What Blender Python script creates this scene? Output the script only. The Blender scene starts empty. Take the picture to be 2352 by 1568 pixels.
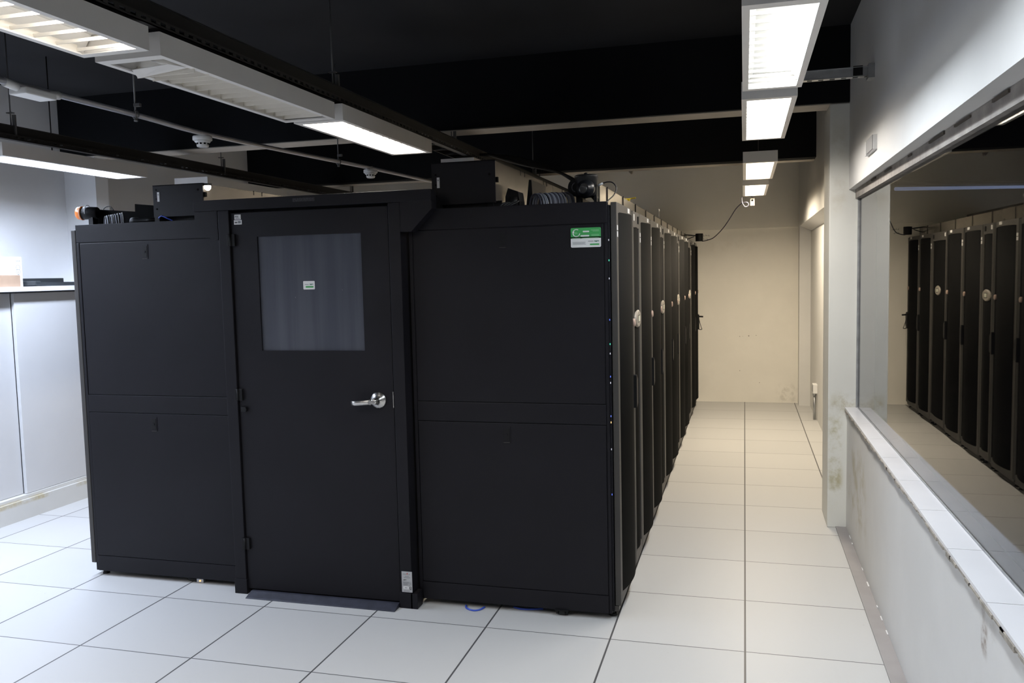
import bpy, bmesh, math, random
from mathutils import Vector, Matrix
random.seed(7)
sc = bpy.context.scene
COL = sc.collection
PI = math.pi

# ------------------------------------------------------------------ materials
def nt_mat(name):
    m = bpy.data.materials.new(name); m.use_nodes = True
    nt = m.node_tree; b = nt.nodes['Principled BSDF']
    return m, nt, b

def mat(name, col, rough=0.5, metal=0.0, var=0.06, scale=6.0, bump=0.0, spec=0.5, rvar=0.05, bscale=None):
    """plain procedural paint: noise moves the colour and the gloss a little"""
    m, nt, b = nt_mat(name)
    N = nt.nodes; L = nt.links
    tc = N.new('ShaderNodeNewGeometry')
    no = N.new('ShaderNodeTexNoise'); no.inputs['Scale'].default_value = scale; no.inputs['Detail'].default_value = 4
    L.new(tc.outputs['Position'], no.inputs['Vector'])
    r = N.new('ShaderNodeValToRGB')
    r.color_ramp.elements[0].position = 0.3; r.color_ramp.elements[1].position = 0.7
    r.color_ramp.elements[0].color = (*[c * (1 - var) for c in col], 1)
    r.color_ramp.elements[1].color = (*[min(1, c * (1 + var)) for c in col], 1)
    L.new(no.outputs['Fac'], r.inputs['Fac']); L.new(r.outputs['Color'], b.inputs['Base Color'])
    mr = N.new('ShaderNodeMapRange')
    mr.inputs['To Min'].default_value = max(0.0, rough - rvar); mr.inputs['To Max'].default_value = min(1, rough + rvar)
    L.new(no.outputs['Fac'], mr.inputs['Value']); L.new(mr.outputs['Result'], b.inputs['Roughness'])
    b.inputs['Metallic'].default_value = metal
    b.inputs['Specular IOR Level'].default_value = spec
    if bump:
        n2 = N.new('ShaderNodeTexNoise'); n2.inputs['Scale'].default_value = bscale or scale * 12; n2.inputs['Detail'].default_value = 3
        L.new(tc.outputs['Position'], n2.inputs['Vector'])
        bp = N.new('ShaderNodeBump'); bp.inputs['Strength'].default_value = bump; bp.inputs['Distance'].default_value = 0.004
        L.new(n2.outputs['Fac'], bp.inputs['Height']); L.new(bp.outputs['Normal'], b.inputs['Normal'])
    return m

def emit(name, col, strength):
    m, nt, b = nt_mat(name)
    b.inputs['Base Color'].default_value = (*col, 1)
    b.inputs['Emission Color'].default_value = (*col, 1)
    b.inputs['Emission Strength'].default_value = strength
    return m

def mth(nt, op, a, b=None, c=None):
    n = nt.nodes.new('ShaderNodeMath'); n.operation = op
    for i, v in enumerate((a, b, c)):
        if v is None: continue
        if isinstance(v, (int, float)): n.inputs[i].default_value = v
        else: nt.links.new(v, n.inputs[i])
    return n.outputs[0]

def mixc(nt, fac, a, b):
    n = nt.nodes.new('ShaderNodeMix'); n.data_type = 'RGBA'
    for s, v in ((n.inputs[0], fac), (n.inputs[6], a), (n.inputs[7], b)):
        if isinstance(v, tuple): s.default_value = v
        elif isinstance(v, (int, float)): s.default_value = v
        else: nt.links.new(v, s)
    return n.outputs[2]

def noise(nt, vec, scale, detail=4, rough=0.55):
    n = nt.nodes.new('ShaderNodeTexNoise'); n.inputs['Scale'].default_value = scale
    n.inputs['Detail'].default_value = detail; n.inputs['Roughness'].default_value = rough
    nt.links.new(vec, n.inputs['Vector']); return n.outputs['Fac']

def smooth(nt, v, a, b):
    n = nt.nodes.new('ShaderNodeMapRange'); n.interpolation_type = 'SMOOTHSTEP'
    n.inputs['From Min'].default_value = a; n.inputs['From Max'].default_value = b
    nt.links.new(v, n.inputs['Value']); return n.outputs['Result']

def floor_material():
    m, nt, b = nt_mat('raised_floor_tiles')
    g = nt.nodes.new('ShaderNodeNewGeometry'); s = nt.nodes.new('ShaderNodeSeparateXYZ')
    nt.links.new(g.outputs['Position'], s.inputs[0])
    def seam(o, w):
        t = mth(nt, 'DIVIDE', o, 0.6); r = mth(nt, 'ROUND', t)
        d = mth(nt, 'MULTIPLY', mth(nt, 'ABSOLUTE', mth(nt, 'SUBTRACT', t, r)), 0.6)
        return mth(nt, 'LESS_THAN', d, w)
    line = mth(nt, 'MAXIMUM', seam(s.outputs['X'], 0.0042), seam(s.outputs['Y'], 0.0027))
    cx = mth(nt, 'FLOOR', mth(nt, 'DIVIDE', s.outputs['X'], 0.6)); cy = mth(nt, 'FLOOR', mth(nt, 'DIVIDE', s.outputs['Y'], 0.6))
    cb = nt.nodes.new('ShaderNodeCombineXYZ'); nt.links.new(cx, cb.inputs[0]); nt.links.new(cy, cb.inputs[1])
    wn = nt.nodes.new('ShaderNodeTexWhiteNoise'); nt.links.new(cb.outputs[0], wn.inputs['Vector'])
    tile = mixc(nt, wn.outputs['Value'], (0.525, 0.525, 0.52, 1), (0.56, 0.558, 0.55, 1))
    sp = noise(nt, g.outputs['Position'], 9.0, 6, 0.7)
    tile = mixc(nt, mth(nt, 'MULTIPLY', smooth(nt, sp, 0.5, 0.8), 0.10), tile, (0.48, 0.47, 0.455, 1))
    fl = noise(nt, g.outputs['Position'], 38.0, 2, 0.4)
    tile = mixc(nt, mth(nt, 'MULTIPLY', smooth(nt, fl, 0.77, 0.80), 0.45), tile, (0.42, 0.40, 0.38, 1))
    colr = mixc(nt, line, tile, (0.085, 0.085, 0.088, 1))
    nt.links.new(colr, b.inputs['Base Color'])
    b.inputs['Roughness'].default_value = 0.42
    b.inputs['Specular IOR Level'].default_value = 0.35
    bp = nt.nodes.new('ShaderNodeBump'); bp.inputs['Strength'].default_value = 0.4; bp.inputs['Distance'].default_value = 0.002
    nt.links.new(mth(nt, 'SUBTRACT', 1.0, line), bp.inputs['Height']); nt.links.new(bp.outputs['Normal'], b.inputs['Normal'])
    return m

def wall_material(name, base, stains=(), blotch=0.05):
    """painted plaster; stains = list of (x0,x1,y0,y1,z0,z1,colour,strength,noise scale) dirt patches on the wall"""
    m, nt, b = nt_mat(name)
    g = nt.nodes.new('ShaderNodeNewGeometry'); s = nt.nodes.new('ShaderNodeSeparateXYZ')
    nt.links.new(g.outputs['Position'], s.inputs[0])
    n1 = noise(nt, g.outputs['Position'], 1.7, 5, 0.6)
    c = mixc(nt, smooth(nt, n1, 0.35, 0.7), (*[v * (1 - blotch) for v in base], 1), (*base, 1))
    for (x0, x1, y0, y1, z0, z1, colr, st, ns) in stains:
        f = None
        for o, a, e in (('X', x0, x1), ('Y', y0, y1), ('Z', z0, z1)):
            if a is None: continue
            w = (e - a) * 0.35
            k = mth(nt, 'MULTIPLY', smooth(nt, s.outputs[o], a, a + w), mth(nt, 'SUBTRACT', 1.0, smooth(nt, s.outputs[o], e - w, e)))
            f = k if f is None else mth(nt, 'MULTIPLY', f, k)
        nn = noise(nt, g.outputs['Position'], ns, 6, 0.7)
        f = mth(nt, 'MULTIPLY', f, mth(nt, 'MULTIPLY', smooth(nt, nn, 0.42, 0.68), st))
        c = mixc(nt, f, c, (*colr, 1))
    nt.links.new(c, b.inputs['Base Color'])
    b.inputs['Roughness'].default_value = 0.6
    b.inputs['Specular IOR Level'].default_value = 0.3
    bp = nt.nodes.new('ShaderNodeBump'); bp.inputs['Strength'].default_value = 0.12; bp.inputs['Distance'].default_value = 0.004
    nt.links.new(noise(nt, g.outputs['Position'], 24.0, 4, 0.6), bp.inputs['Height']); nt.links.new(bp.outputs['Normal'], b.inputs['Normal'])
    return m

def mesh_door_material():
    """perforated sheet: fine staggered holes"""
    m, nt, b = nt_mat('perforated_black_steel')
    tc = nt.nodes.new('ShaderNodeTexCoord'); mp = nt.nodes.new('ShaderNodeMapping')
    mp.inputs['Rotation'].default_value = (math.radians(45), 0, 0); mp.inputs['Scale'].default_value = (0, 150, 150)
    nt.links.new(tc.outputs['Object'], mp.inputs['Vector'])
    v = nt.nodes.new('ShaderNodeTexVoronoi'); v.inputs['Randomness'].default_value = 0.0; v.inputs['Scale'].default_value = 1.0
    nt.links.new(mp.outputs[0], v.inputs['Vector'])
    hole = mth(nt, 'LESS_THAN', v.outputs['Distance'], 0.36)
    nt.links.new(mixc(nt, hole, (0.0085, 0.0083, 0.0082, 1), (0.0015, 0.0015, 0.0015, 1)), b.inputs['Base Color'])
    b.inputs['Roughness'].default_value = 0.75
    b.inputs['Specular IOR Level'].default_value = 0.03
    return m

M = dict(
    floor=floor_material(),
    black=mat('black_powder_coat', (0.0074, 0.0070, 0.0096), 0.47, 0, 0.10, 3.0, 0.06, 0.21, bscale=420),
    frame=mat('black_door_frame_steel', (0.050, 0.047, 0.044), 0.48, 0, 0.08, 5.0, 0.03, 0.25, bscale=300),
    perf=mesh_door_material(),
    dark=mat('dark_plastic', (0.0065, 0.0065, 0.0072), 0.5, 0, 0.06, 6, 0, 0.22),
    rubber=mat('black_rubber', (0.010, 0.010, 0.010), 0.75),
    void=mat('dark_gap', (0.002, 0.002, 0.002), 0.9, 0, 0.05, 6, 0, 0.1),
    ceil=mat('black_ceiling_paint', (0.028, 0.028, 0.030), 0.9, 0, 0.2, 1.2, 0.1, 0.1),
    beam=mat('black_beam_paint', (0.0065, 0.0070, 0.0082), 0.8, 0, 0.2, 2.0, 0.1, 0.15),
    beamraw=mat('bare_beam_plaster', (0.42, 0.38, 0.33), 0.7, 0, 0.12, 5.0, 0.1),
    wall=wall_material('cream_wall_paint', (0.77, 0.745, 0.685)),
    wback=wall_material('grey_back_wall_paint', (0.24, 0.24, 0.25)),
    wfar=wall_material('cream_far_wall_paint', (0.88, 0.85, 0.78),
                       [(-1.2, 0.5, 7.5, 8.2, 1.85, 2.17, (0.55, 0.49, 0.36), 0.12, 7.0),
                        (0.35, 0.7, 7.5, 8.2, -0.05, 0.28, (0.33, 0.30, 0.24), 0.3, 14.0)]),
    wleft=wall_material('white_left_wall_paint', (0.80, 0.80, 0.80)),
    wright=wall_material('grey_white_right_wall_paint', (0.76, 0.755, 0.74),
                         [(0.5, 0.7, 1.5, 2.6, 0.05, 0.72, (0.50, 0.46, 0.33), 0.75, 5.0),
                          (0.5, 0.7, -0.78, -0.50, 0.66, 0.79, (0.36, 0.32, 0.28), 0.7, 9.0),
                          (0.5, 0.7, -0.69, -0.60, 0.60, 0.72, (0.30, 0.24, 0.20), 0.9, 16.0)]),
    pier=wall_material('stained_pier_paint', (0.79, 0.79, 0.745),
                       [(0.50, 0.62, 2.5, 2.6, 0.05, 0.95, (0.36, 0.31, 0.10), 1.0, 5.5),
                        (0.50, 0.64, 2.5, 2.6, 1.9, 2.72, (0.52, 0.47, 0.36), 0.6, 3.0),
                        (0.50, 0.75, 2.5, 2.6, 0.72, 0.90, (0.40, 0.34, 0.20), 0.7, 12.0)]),
    white=mat('white_enamel', (0.80, 0.80, 0.79), 0.4, 0, 0.03, 4.0),
    panel=mat('white_sliding_panel_laminate', (0.60, 0.60, 0.605), 0.4, 0, 0.03, 2.0),
    lam=mat('white_laminate', (0.80, 0.81, 0.83), 0.35, 0, 0.03, 2.0),
    house=mat('luminaire_grey_white_enamel', (0.80, 0.78, 0.75), 0.45, 0, 0.03, 5.0),
    louver=mat('louver_white', (0.80, 0.76, 0.68), 0.4, 0, 0.04, 8.0),
    reflector=mat('reflector_white', (0.85, 0.84, 0.82), 0.3, 0, 0.02, 8.0),
    tube_off=mat('unlit_lamp_glass', (0.75, 0.72, 0.68), 0.25),
    plinth=wall_material('grey_plinth_paint', (0.66, 0.655, 0.63), [(-5.3, -4.8, -2, 8, 0.105, 0.155, (0.46, 0.38, 0.20), 0.9, 4.0)]),
    strip=mat('grey_floor_strip', (0.30, 0.285, 0.285), 0.55, 0, 0.08, 6.0),
    tilew=mat('white_glazed_tile', (0.80, 0.80, 0.835), 0.22, 0, 0.03, 3.0),
    mortar=mat('dirty_mortar', (0.36, 0.33, 0.285), 0.85, 0, 0.3, 30.0, 0.5),
    dusty=mat('dusty_head_frame', (0.30, 0.275, 0.255), 0.7, 0, 0.25, 14.0, 0.2),
    seal=mat('grey_glazing_seal', (0.30, 0.31, 0.32), 0.5, 0, 0.2, 20.0),
    zinc=mat('galvanised_steel', (0.46, 0.47, 0.48), 0.38, 0.85, 0.12, 14.0),
    zincd=mat('dull_zinc', (0.16, 0.16, 0.16), 0.5, 0.6, 0.15, 14.0),
    conduit=mat('galvanised_conduit', (0.62, 0.62, 0.66), 0.34, 0.6, 0.08, 10.0),
    chip=mat('brown_stain', (0.085, 0.070, 0.060), 0.9),
    tray=mat('black_cable_tray', (0.022, 0.021, 0.020), 0.55, 0.2, 0.15, 8.0),
    steel=mat('brushed_stainless', (0.62, 0.60, 0.57), 0.27, 1.0, 0.05, 30.0),
    beige=mat('smoky_trough_panel', (0.15, 0.13, 0.108), 0.25, 0, 0.08, 3.0, 0, 0.7),
    strut=mat('dark_slotted_strut', (0.045, 0.043, 0.040), 0.5, 0.2),
    beigel=mat('smoky_clear_partition', (0.13, 0.115, 0.095), 0.2, 0, 0.06, 4.0, 0, 0.9),
    film=mat('frosted_grey_door_film', (0.062, 0.068, 0.086), 0.22, 0, 0.14, 2.5, 0, 0.6),
    paper=mat('white_label', (0.72, 0.72, 0.72), 0.45, 0, 0.02),
    silver=mat('silver_nameplate', (0.44, 0.44, 0.45), 0.4, 0.2, 0.03),
    green=mat('green_print', (0.045, 0.33, 0.085), 0.45, 0, 0.05),
    dgreen=mat('dark_green_print', (0.05, 0.16, 0.11), 0.5),
    lgreen=mat('pale_green_print', (0.25, 0.52, 0.28), 0.5),
    ink=mat('grey_print', (0.20, 0.21, 0.22), 0.5),
    inkd=mat('black_print', (0.02, 0.02, 0.02), 0.5),
    red=mat('red_print', (0.45, 0.08, 0.07), 0.5),
    faint=mat('faint_grey_print', (0.07, 0.07, 0.075), 0.5),
    cable=mat('grey_cable_jacket', (0.24, 0.25, 0.29), 0.5),
    cabled=mat('dark_cable_jacket', (0.018, 0.018, 0.02), 0.5),
    cableb=mat('blue_cable_jacket', (0.04, 0.09, 0.50), 0.45),
    cableg=mat('blue_grey_cable_jacket', (0.06, 0.06, 0.085), 0.5),
    orange=mat('orange_plastic', (0.80, 0.20, 0.012), 0.35),
    yellow=mat('yellow_tie', (0.65, 0.50, 0.03), 0.45),
    carton=mat('brown_cardboard', (0.37, 0.255, 0.175), 0.8, 0, 0.08, 9.0),
    gloss=mat('black_gloss_plastic', (0.008, 0.009, 0.012), 0.32, 0, 0.05, 5, 0, 0.6),
    grey=mat('grey_plastic', (0.28, 0.28, 0.285), 0.5),
    bezel=mat('taupe_plastic', (0.30, 0.27, 0.23), 0.45),
    lcd=mat('pale_display', (0.62, 0.64, 0.52), 0.3),
    lock=mat('lock_pad', (0.42, 0.30, 0.25), 0.4),
    laptop=mat('charcoal_plastic', (0.035, 0.04, 0.043), 0.45),
    rampm=mat('dark_blue_grey_ramp', (0.030, 0.032, 0.046), 0.5, 0, 0.25, 25.0, 0.15),
    green_led=emit('green_indicator', (0.1, 0.9, 0.55), 0.6),
    blue_led=emit('blue_indicator', (0.12, 0.2, 0.9), 0.5),
    white_led=emit('white_indicator', (0.7, 0.7, 0.75), 0.35),
    dimblue=emit('dim_blue_glow', (0.45, 0.58, 1.0), 0.26),
    bulb=emit('lit_lamp_dome', (1.0, 0.97, 0.9), 6.0),
    amber=emit('amber_indicator', (1.0, 0.6, 0.25), 1.2),
)

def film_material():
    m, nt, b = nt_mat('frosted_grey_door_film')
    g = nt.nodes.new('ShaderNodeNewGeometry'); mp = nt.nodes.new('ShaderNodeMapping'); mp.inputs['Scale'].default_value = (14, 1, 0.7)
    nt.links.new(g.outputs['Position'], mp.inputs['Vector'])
    f = smooth(nt, noise(nt, mp.outputs[0], 1.0, 3, 0.5), 0.35, 0.7)  # vertical reflection streaks, painted into the film colour
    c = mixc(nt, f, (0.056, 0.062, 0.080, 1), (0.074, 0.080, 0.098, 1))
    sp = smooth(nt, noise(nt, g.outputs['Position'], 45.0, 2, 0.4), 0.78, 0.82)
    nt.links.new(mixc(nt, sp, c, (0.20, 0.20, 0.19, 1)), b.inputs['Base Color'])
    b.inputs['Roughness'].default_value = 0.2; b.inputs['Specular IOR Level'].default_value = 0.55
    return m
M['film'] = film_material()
def glass_material():
    m, nt, b = nt_mat('window_glass')
    b.inputs['Base Color'].default_value = (0.93, 0.95, 0.95, 1)
    b.inputs['Transmission Weight'].default_value = 1.0
    b.inputs['IOR'].default_value = 1.27
    b.inputs['Roughness'].default_value = 0.0
    g = nt.nodes.new('ShaderNodeNewGeometry')                # a trace of dust greys the pane unevenly
    nt.links.new(mixc(nt, noise(nt, g.outputs['Position'], 2.0), (0.93, 0.95, 0.95, 1), (0.88, 0.90, 0.90, 1)), b.inputs['Base Color'])
    return m
M['glass'] = glass_material()

# ------------------------------------------------------------------ mesh builder
class MB:
    def __init__(s):
        s.bm = bmesh.new(); s.mats = []
    def mi(s, m):
        if m is None: return 0
        if m not in s.mats: s.mats.append(m)
        return s.mats.index(m)
    def faces(s, vs, fs, m=None, sm=False):
        k = s.mi(m); bv = [s.bm.verts.new(v) for v in vs]
        out = []
        for f in fs:
            try:
                q = s.bm.faces.new([bv[i] for i in f]); q.material_index = k; q.smooth = sm; out.append(q)
            except ValueError: pass
        return bv, out
    def box(s, x0, x1, y0, y1, z0, z1, m=None, bev=0.0):
        vs = [(x, y, z) for x in (x0, x1) for y in (y0, y1) for z in (z0, z1)]
        fs = [(0, 1, 3, 2), (4, 6, 7, 5), (0, 4, 5, 1), (2, 3, 7, 6), (0, 2, 6, 4), (1, 5, 7, 3)]
        bv, ff = s.faces(vs, fs, m)
        if bev:
            es = {e for f in ff for e in f.edges}
            r = bmesh.ops.bevel(s.bm, geom=list(es), offset=bev, segments=2, affect='EDGES', profile=0.6)
            k = s.mi(m)
            for f in r['faces']: f.material_index = k
        return s
    def prism(s, poly, axis, a, b, m=None):
        """poly in the two other axes (in x,y,z order), extruded along axis from a to b"""
        def P(p, t):
            return {'x': (t, p[0], p[1]), 'y': (p[0], t, p[1]), 'z': (p[0], p[1], t)}[axis]
        n = len(poly)
        vs = [P(p, a) for p in poly] + [P(p, b) for p in poly]
        fs = [tuple(range(n)), tuple(range(2 * n - 1, n - 1, -1))] + [(i, (i + 1) % n, n + (i + 1) % n, n + i) for i in range(n)]
        s.faces(vs, fs, m); return s
    def cyl(s, p0, p1, r0, r1=None, n=20, m=None, cap=True):
        r1 = r0 if r1 is None else r1
        p0 = Vector(p0); p1 = Vector(p1); d = (p1 - p0).normalized()
        u = d.orthogonal().normalized(); w = d.cross(u)
        vs = []
        for p, r in ((p0, r0), (p1, r1)):
            for i in range(n):
                a = 2 * PI * i / n; vs.append(p + u * (r * math.cos(a)) + w * (r * math.sin(a)))
        fs = [(i, (i + 1) % n, n + (i + 1) % n, n + i) for i in range(n)]
        bv, ff = s.faces(vs, fs, m, True)
        if cap:
            k = s.mi(m)
            for q in (bv[:n][::-1], bv[n:]):
                f = s.bm.faces.new(q); f.material_index = k
        return s
    def lathe(s, o, d, prof, n=24, m=None):
        """prof = [(distance along d, radius)]"""
        o = Vector(o); d = Vector(d).normalized(); u = d.orthogonal().normalized(); w = d.cross(u)
        vs = []
        for t, r in prof:
            for i in range(n):
                a = 2 * PI * i / n; vs.append(o + d * t + u * (r * math.cos(a)) + w * (r * math.sin(a)))
        fs = []
        for j in range(len(prof) - 1):
            for i in range(n):
                fs.append((j * n + i, j * n + (i + 1) % n, (j + 1) * n + (i + 1) % n, (j + 1) * n + i))
        bv, ff = s.faces(vs, fs, m, True)
        k = s.mi(m)
        for q, r in ((bv[:n][::-1], prof[0][1]), (bv[-n:], prof[-1][1])):
            if r > 1e-4:
                f = s.bm.faces.new(q); f.material_index = k
        return s
    def tube(s, pts, r, n=8, m=None, sub=6):
        P = [Vector(p) for p in pts]
        Q = []
        if len(P) > 2 and sub > 1:
            for i in range(len(P) - 1):
                a = P[max(0, i - 1)]; b = P[i]; c = P[i + 1]; d = P[min(len(P) - 1, i + 2)]
                for k in range(sub):
                    t = k / sub
                    Q.append(0.5 * ((2 * b) + (c - a) * t + (2 * a - 5 * b + 4 * c - d) * t * t + (3 * b - a - 3 * c + d) * t ** 3))
            Q.append(P[-1])
        else: Q = P
        vs = []; u = None
        for i, p in enumerate(Q):
            d = (Q[min(i + 1, len(Q) - 1)] - Q[max(i - 1, 0)])
            d = d.normalized() if d.length > 1e-9 else Vector((0, 0, 1))
            u = d.orthogonal().normalized() if u is None else (u - d * u.dot(d)).normalized()
            w = d.cross(u)
            for k in range(n):
                a = 2 * PI * k / n; vs.append(p + u * (r * math.cos(a)) + w * (r * math.sin(a)))
        fs = []
        for i in range(len(Q) - 1):
            for k in range(n):
                fs.append((i * n + k, i * n + (k + 1) % n, (i + 1) * n + (k + 1) % n, (i + 1) * n + k))
        fs += [tuple(range(n))[::-1], tuple(range((len(Q) - 1) * n, len(Q) * n))]
        s.faces(vs, fs, m, True); return s
    def torus(s, c, axis, R, r, n=28, k=10, m=None, a0=0, a1=2 * PI):
        c = Vector(c); d = Vector(axis).normalized(); u = d.orthogonal().normalized(); w = d.cross(u)
        full = abs(a1 - a0 - 2 * PI) < 1e-6
        nn = n if full else n + 1
        vs = []
        for i in range(nn):
            a = a0 + (a1 - a0) * i / n; e = u * math.cos(a) + w * math.sin(a)
            for j in range(k):
                b = 2 * PI * j / k; vs.append(c + e * (R + r * math.cos(b)) + d * (r * math.sin(b)))
        fs = []
        for i in range(n):
            i2 = (i + 1) % nn
            for j in range(k):
                fs.append((i * k + j, i2 * k + j, i2 * k + (j + 1) % k, i * k + (j + 1) % k))
        s.faces(vs, fs, m, True); return s
    def rrect(s, x0, x1, z0, z1, y, t, r, m=None):
        """rounded card standing in the xz plane, front at y, thickness t behind it"""
        poly = []
        for cx, cz, a in ((x1 - r, z0 + r, -90), (x1 - r, z1 - r, 0), (x0 + r, z1 - r, 90), (x0 + r, z0 + r, 180)):
            for k in range(5):
                q = math.radians(a + 22.5 * k); poly.append((cx + r * math.cos(q), cz + r * math.sin(q)))
        s.prism(poly, 'y', y, y + t, m); return s
    def build(s, name, m=None, parent=None, loc=None):
        me = bpy.data.meshes.new(name)
        bmesh.ops.recalc_face_normals(s.bm, faces=s.bm.faces[:])
        off = Vector((0, 0, 0))
        if parent is not None and loc is None: off = world_of(parent)
        elif loc is not None: off = Vector(loc)
        if off.length: bmesh.ops.translate(s.bm, verts=s.bm.verts[:], vec=-off)
        s.bm.to_mesh(me); s.bm.free()
        for q in (s.mats or [m]):
            me.materials.append(q if q is not None else m)
        o = bpy.data.objects.new(name, me); COL.objects.link(o)
        if parent is not None: o.parent = parent
        elif loc is not None: o.location = loc
        return o

def world_of(o):
    v = Vector((0, 0, 0))
    while o is not None: v += o.location; o = o.parent
    return v
def tag(o, label, cat, group=None):
    o['label'] = label; o['category'] = cat
    if group: o['group'] = group
    return o
def thing(name, label, cat, loc, group=None):
    o = bpy.data.objects.new(name, None); o.empty_display_size = 0.1; COL.objects.link(o); o.location = loc
    return tag(o, label, cat, group)
def struct(o):
    o['kind'] = 'structure'; return o
def kids(o): return [c for c in list(bpy.data.objects) if c.parent == o]
def dup(root, loc, label):
    r = root.copy(); COL.objects.link(r); r.location = loc; r['label'] = label
    def rec(a, b):
        for ch in kids(a):
            c = ch.copy(); COL.objects.link(c); c.parent = b; rec(ch, c)
    rec(root, r); return r
def text_mesh(mb, body, x, y, z, size, m):
    cu = bpy.data.curves.new('lettering', 'FONT'); cu.body = body; cu.size = size; cu.extrude = 0.0002
    o = bpy.data.objects.new('lettering', cu); COL.objects.link(o)
    dg = bpy.context.evaluated_depsgraph_get(); me = o.evaluated_get(dg).to_mesh()
    vs = [(x + v.co.x, y - v.co.z, z + v.co.y) for v in me.vertices]; fs = [tuple(p.vertices) for p in me.polygons]
    mb.faces(vs, fs, m)
    o.evaluated_get(dg).to_mesh_clear(); bpy.data.objects.remove(o); bpy.data.curves.remove(cu)

# ------------------------------------------------------------------ camera
cam_d = bpy.data.cameras.new('camera'); cam = bpy.data.objects.new('camera', cam_d); COL.objects.link(cam)
yaw, pitch, roll = 0.27, -0.07978, -0.02268
fw = Vector((-math.sin(yaw) * math.cos(pitch), math.cos(yaw) * math.cos(pitch), math.sin(pitch)))
rt = Vector((math.cos(yaw), math.sin(yaw), 0)); up = rt.cross(fw)
r2 = math.cos(roll) * rt + math.sin(roll) * up; u2 = -math.sin(roll) * rt + math.cos(roll) * up
cam.matrix_world = Matrix(((r2.x, u2.x, -fw.x, -0.00189), (r2.y, u2.y, -fw.y, -3.13745), (r2.z, u2.z, -fw.z, 1.6859), (0, 0, 0, 1)))
cam_d.sensor_width = 36; cam_d.lens = 1935.936 * 36 / 2352; cam_d.clip_start = 0.02
sc.camera = cam

# ------------------------------------------------------------------ the room
YB, YF, XL, XR, ZC = -4.7, 7.87, -5.33, 0.63, 3.17
struct(MB().box(-5.6, 0.95, YB - 0.2, 8.1, -0.1, 0).build('floor', M['floor']))
struct(MB().box(-5.6, 0.95, YB - 0.2, 8.1, ZC, ZC + 0.1).build('ceiling', M['ceil']))
b = MB()
b.box(-5.6, 0.95, YF, 8.1, 0, 2.185)
b.box(-5.6, 0.95, YF - 0.028, 8.1, 2.185, ZC)
wf = struct(b.build('wall_far', M['wfar']))
b = MB()   # small dark plug holes and a scribble by the far camera
for x, z, r in ((-0.06, 0.835, .005), (-0.02, 0.838, .003), (0.05, 0.842, .008), (0.14, 0.847, .005), (-0.06, 0.40, .005), (0.18, 0.25, .005)):
    b.cyl((x, YF - 0.001, z), (x, YF + 0.01, z), r, n=10, m=M['mortar'])
for k, (x0, x1, z) in enumerate(((-0.50, -0.485, 2.118), (-0.475, -0.45, 2.121), (-0.44, -0.425, 2.117), (-0.50, -0.47, 2.075), (-0.46, -0.44, 2.072))):
    b.box(x0, x1, YF - 0.001, YF, z - 0.009, z - 0.005, M['ink']); b.box(x0, x0 + 0.004, YF - 0.001, YF, z - 0.012, z + 0.008, M['ink'])
b.build('wall_marking', M['ink'], wf)
struct(MB().box(-5.6, 0.95, YB - 0.2, YB, 0, ZC).build('wall_back', M['wback']))
struct(MB().box(-5.6, XL, YB, YF, 0, ZC).build('wall_left', M['wleft']))
b = MB()
b.box(XR, 0.80, YB, 2.575, 0, 0.775)                       # low wall under the window
b.box(XR, 0.80, YB, 2.575, 2.165, ZC)                      # wall over the window
b.box(XR, 0.80, YB, -3.9, 0.775, 2.165)
b.box(0.64, 0.80, 2.575, YF, 2.19, ZC)                     # upper wall past the pier
b.prism([(0.64, 2.19), (0.64, 2.185), (0.78, 2.12), (0.80, 2.12), (0.80, 2.19)], 'y', 2.95, 7.65)
b.box(0.77, 0.80, 2.575, 7.65, 0, 2.12)                    # niche back
b.box(0.64, 0.80, 7.65, YF, 0, 2.19)
struct(b.build('wall_right', M['wright']))
struct(MB().box(0.515, 0.80, 2.575, 2.95, 0, 2.70, None, 0.006).build('trim_1', M['pier']))          # pier
# beams (black, underside left bare) and black painted column heads on the left
b = MB()
b.box(XL, 0.80, 2.56, 2.80, 2.705, ZC, M['beam']); b.box(XL, 0.80, 2.585, 2.80, 2.70, 2.7052, M['beamraw'])
struct(b.build('trim_2', M['beam']))
b = MB()
b.box(XL, 0.64, 5.25, 5.55, 2.705, ZC, M['beam']); b.box(XL, 0.64, 5.40, 5.55, 2.70, 2.7052, M['beamraw'])
struct(b.build('trim_3', M['beam']))
struct(MB().box(XL, -5.03, 2.59, 2.73, 0, 2.70).build('trim_4', M['wleft']))                       # left column
# grey strip along the foot of the right wall, chipped mortar line, plinth on the left
b = MB(); b.box(0.567, XR, YB, 2.575, 0, 0.008, M['strip'])
y = 0.9
while y < 2.4:
    l = random.uniform(0.02, 0.10)
    if random.random() < 0.5: b.box(XR - random.uniform(0.003, 0.007), XR, y, y + l, 0.008, random.uniform(0.010, 0.016), M['paper'])
    y += l + random.uniform(0.02, 0.2)
struct(b.build('baseboard_right', M['strip']))
b = MB(); b.box(XL, -5.01, YB, YF - 0.03, 0, 0.142, M['plinth']); b.box(XL, -5.03, YB, YF - 0.03, 0.142, 0.168, M['plinth'])
struct(b.build('baseboard_left', M['plinth']))

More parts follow.
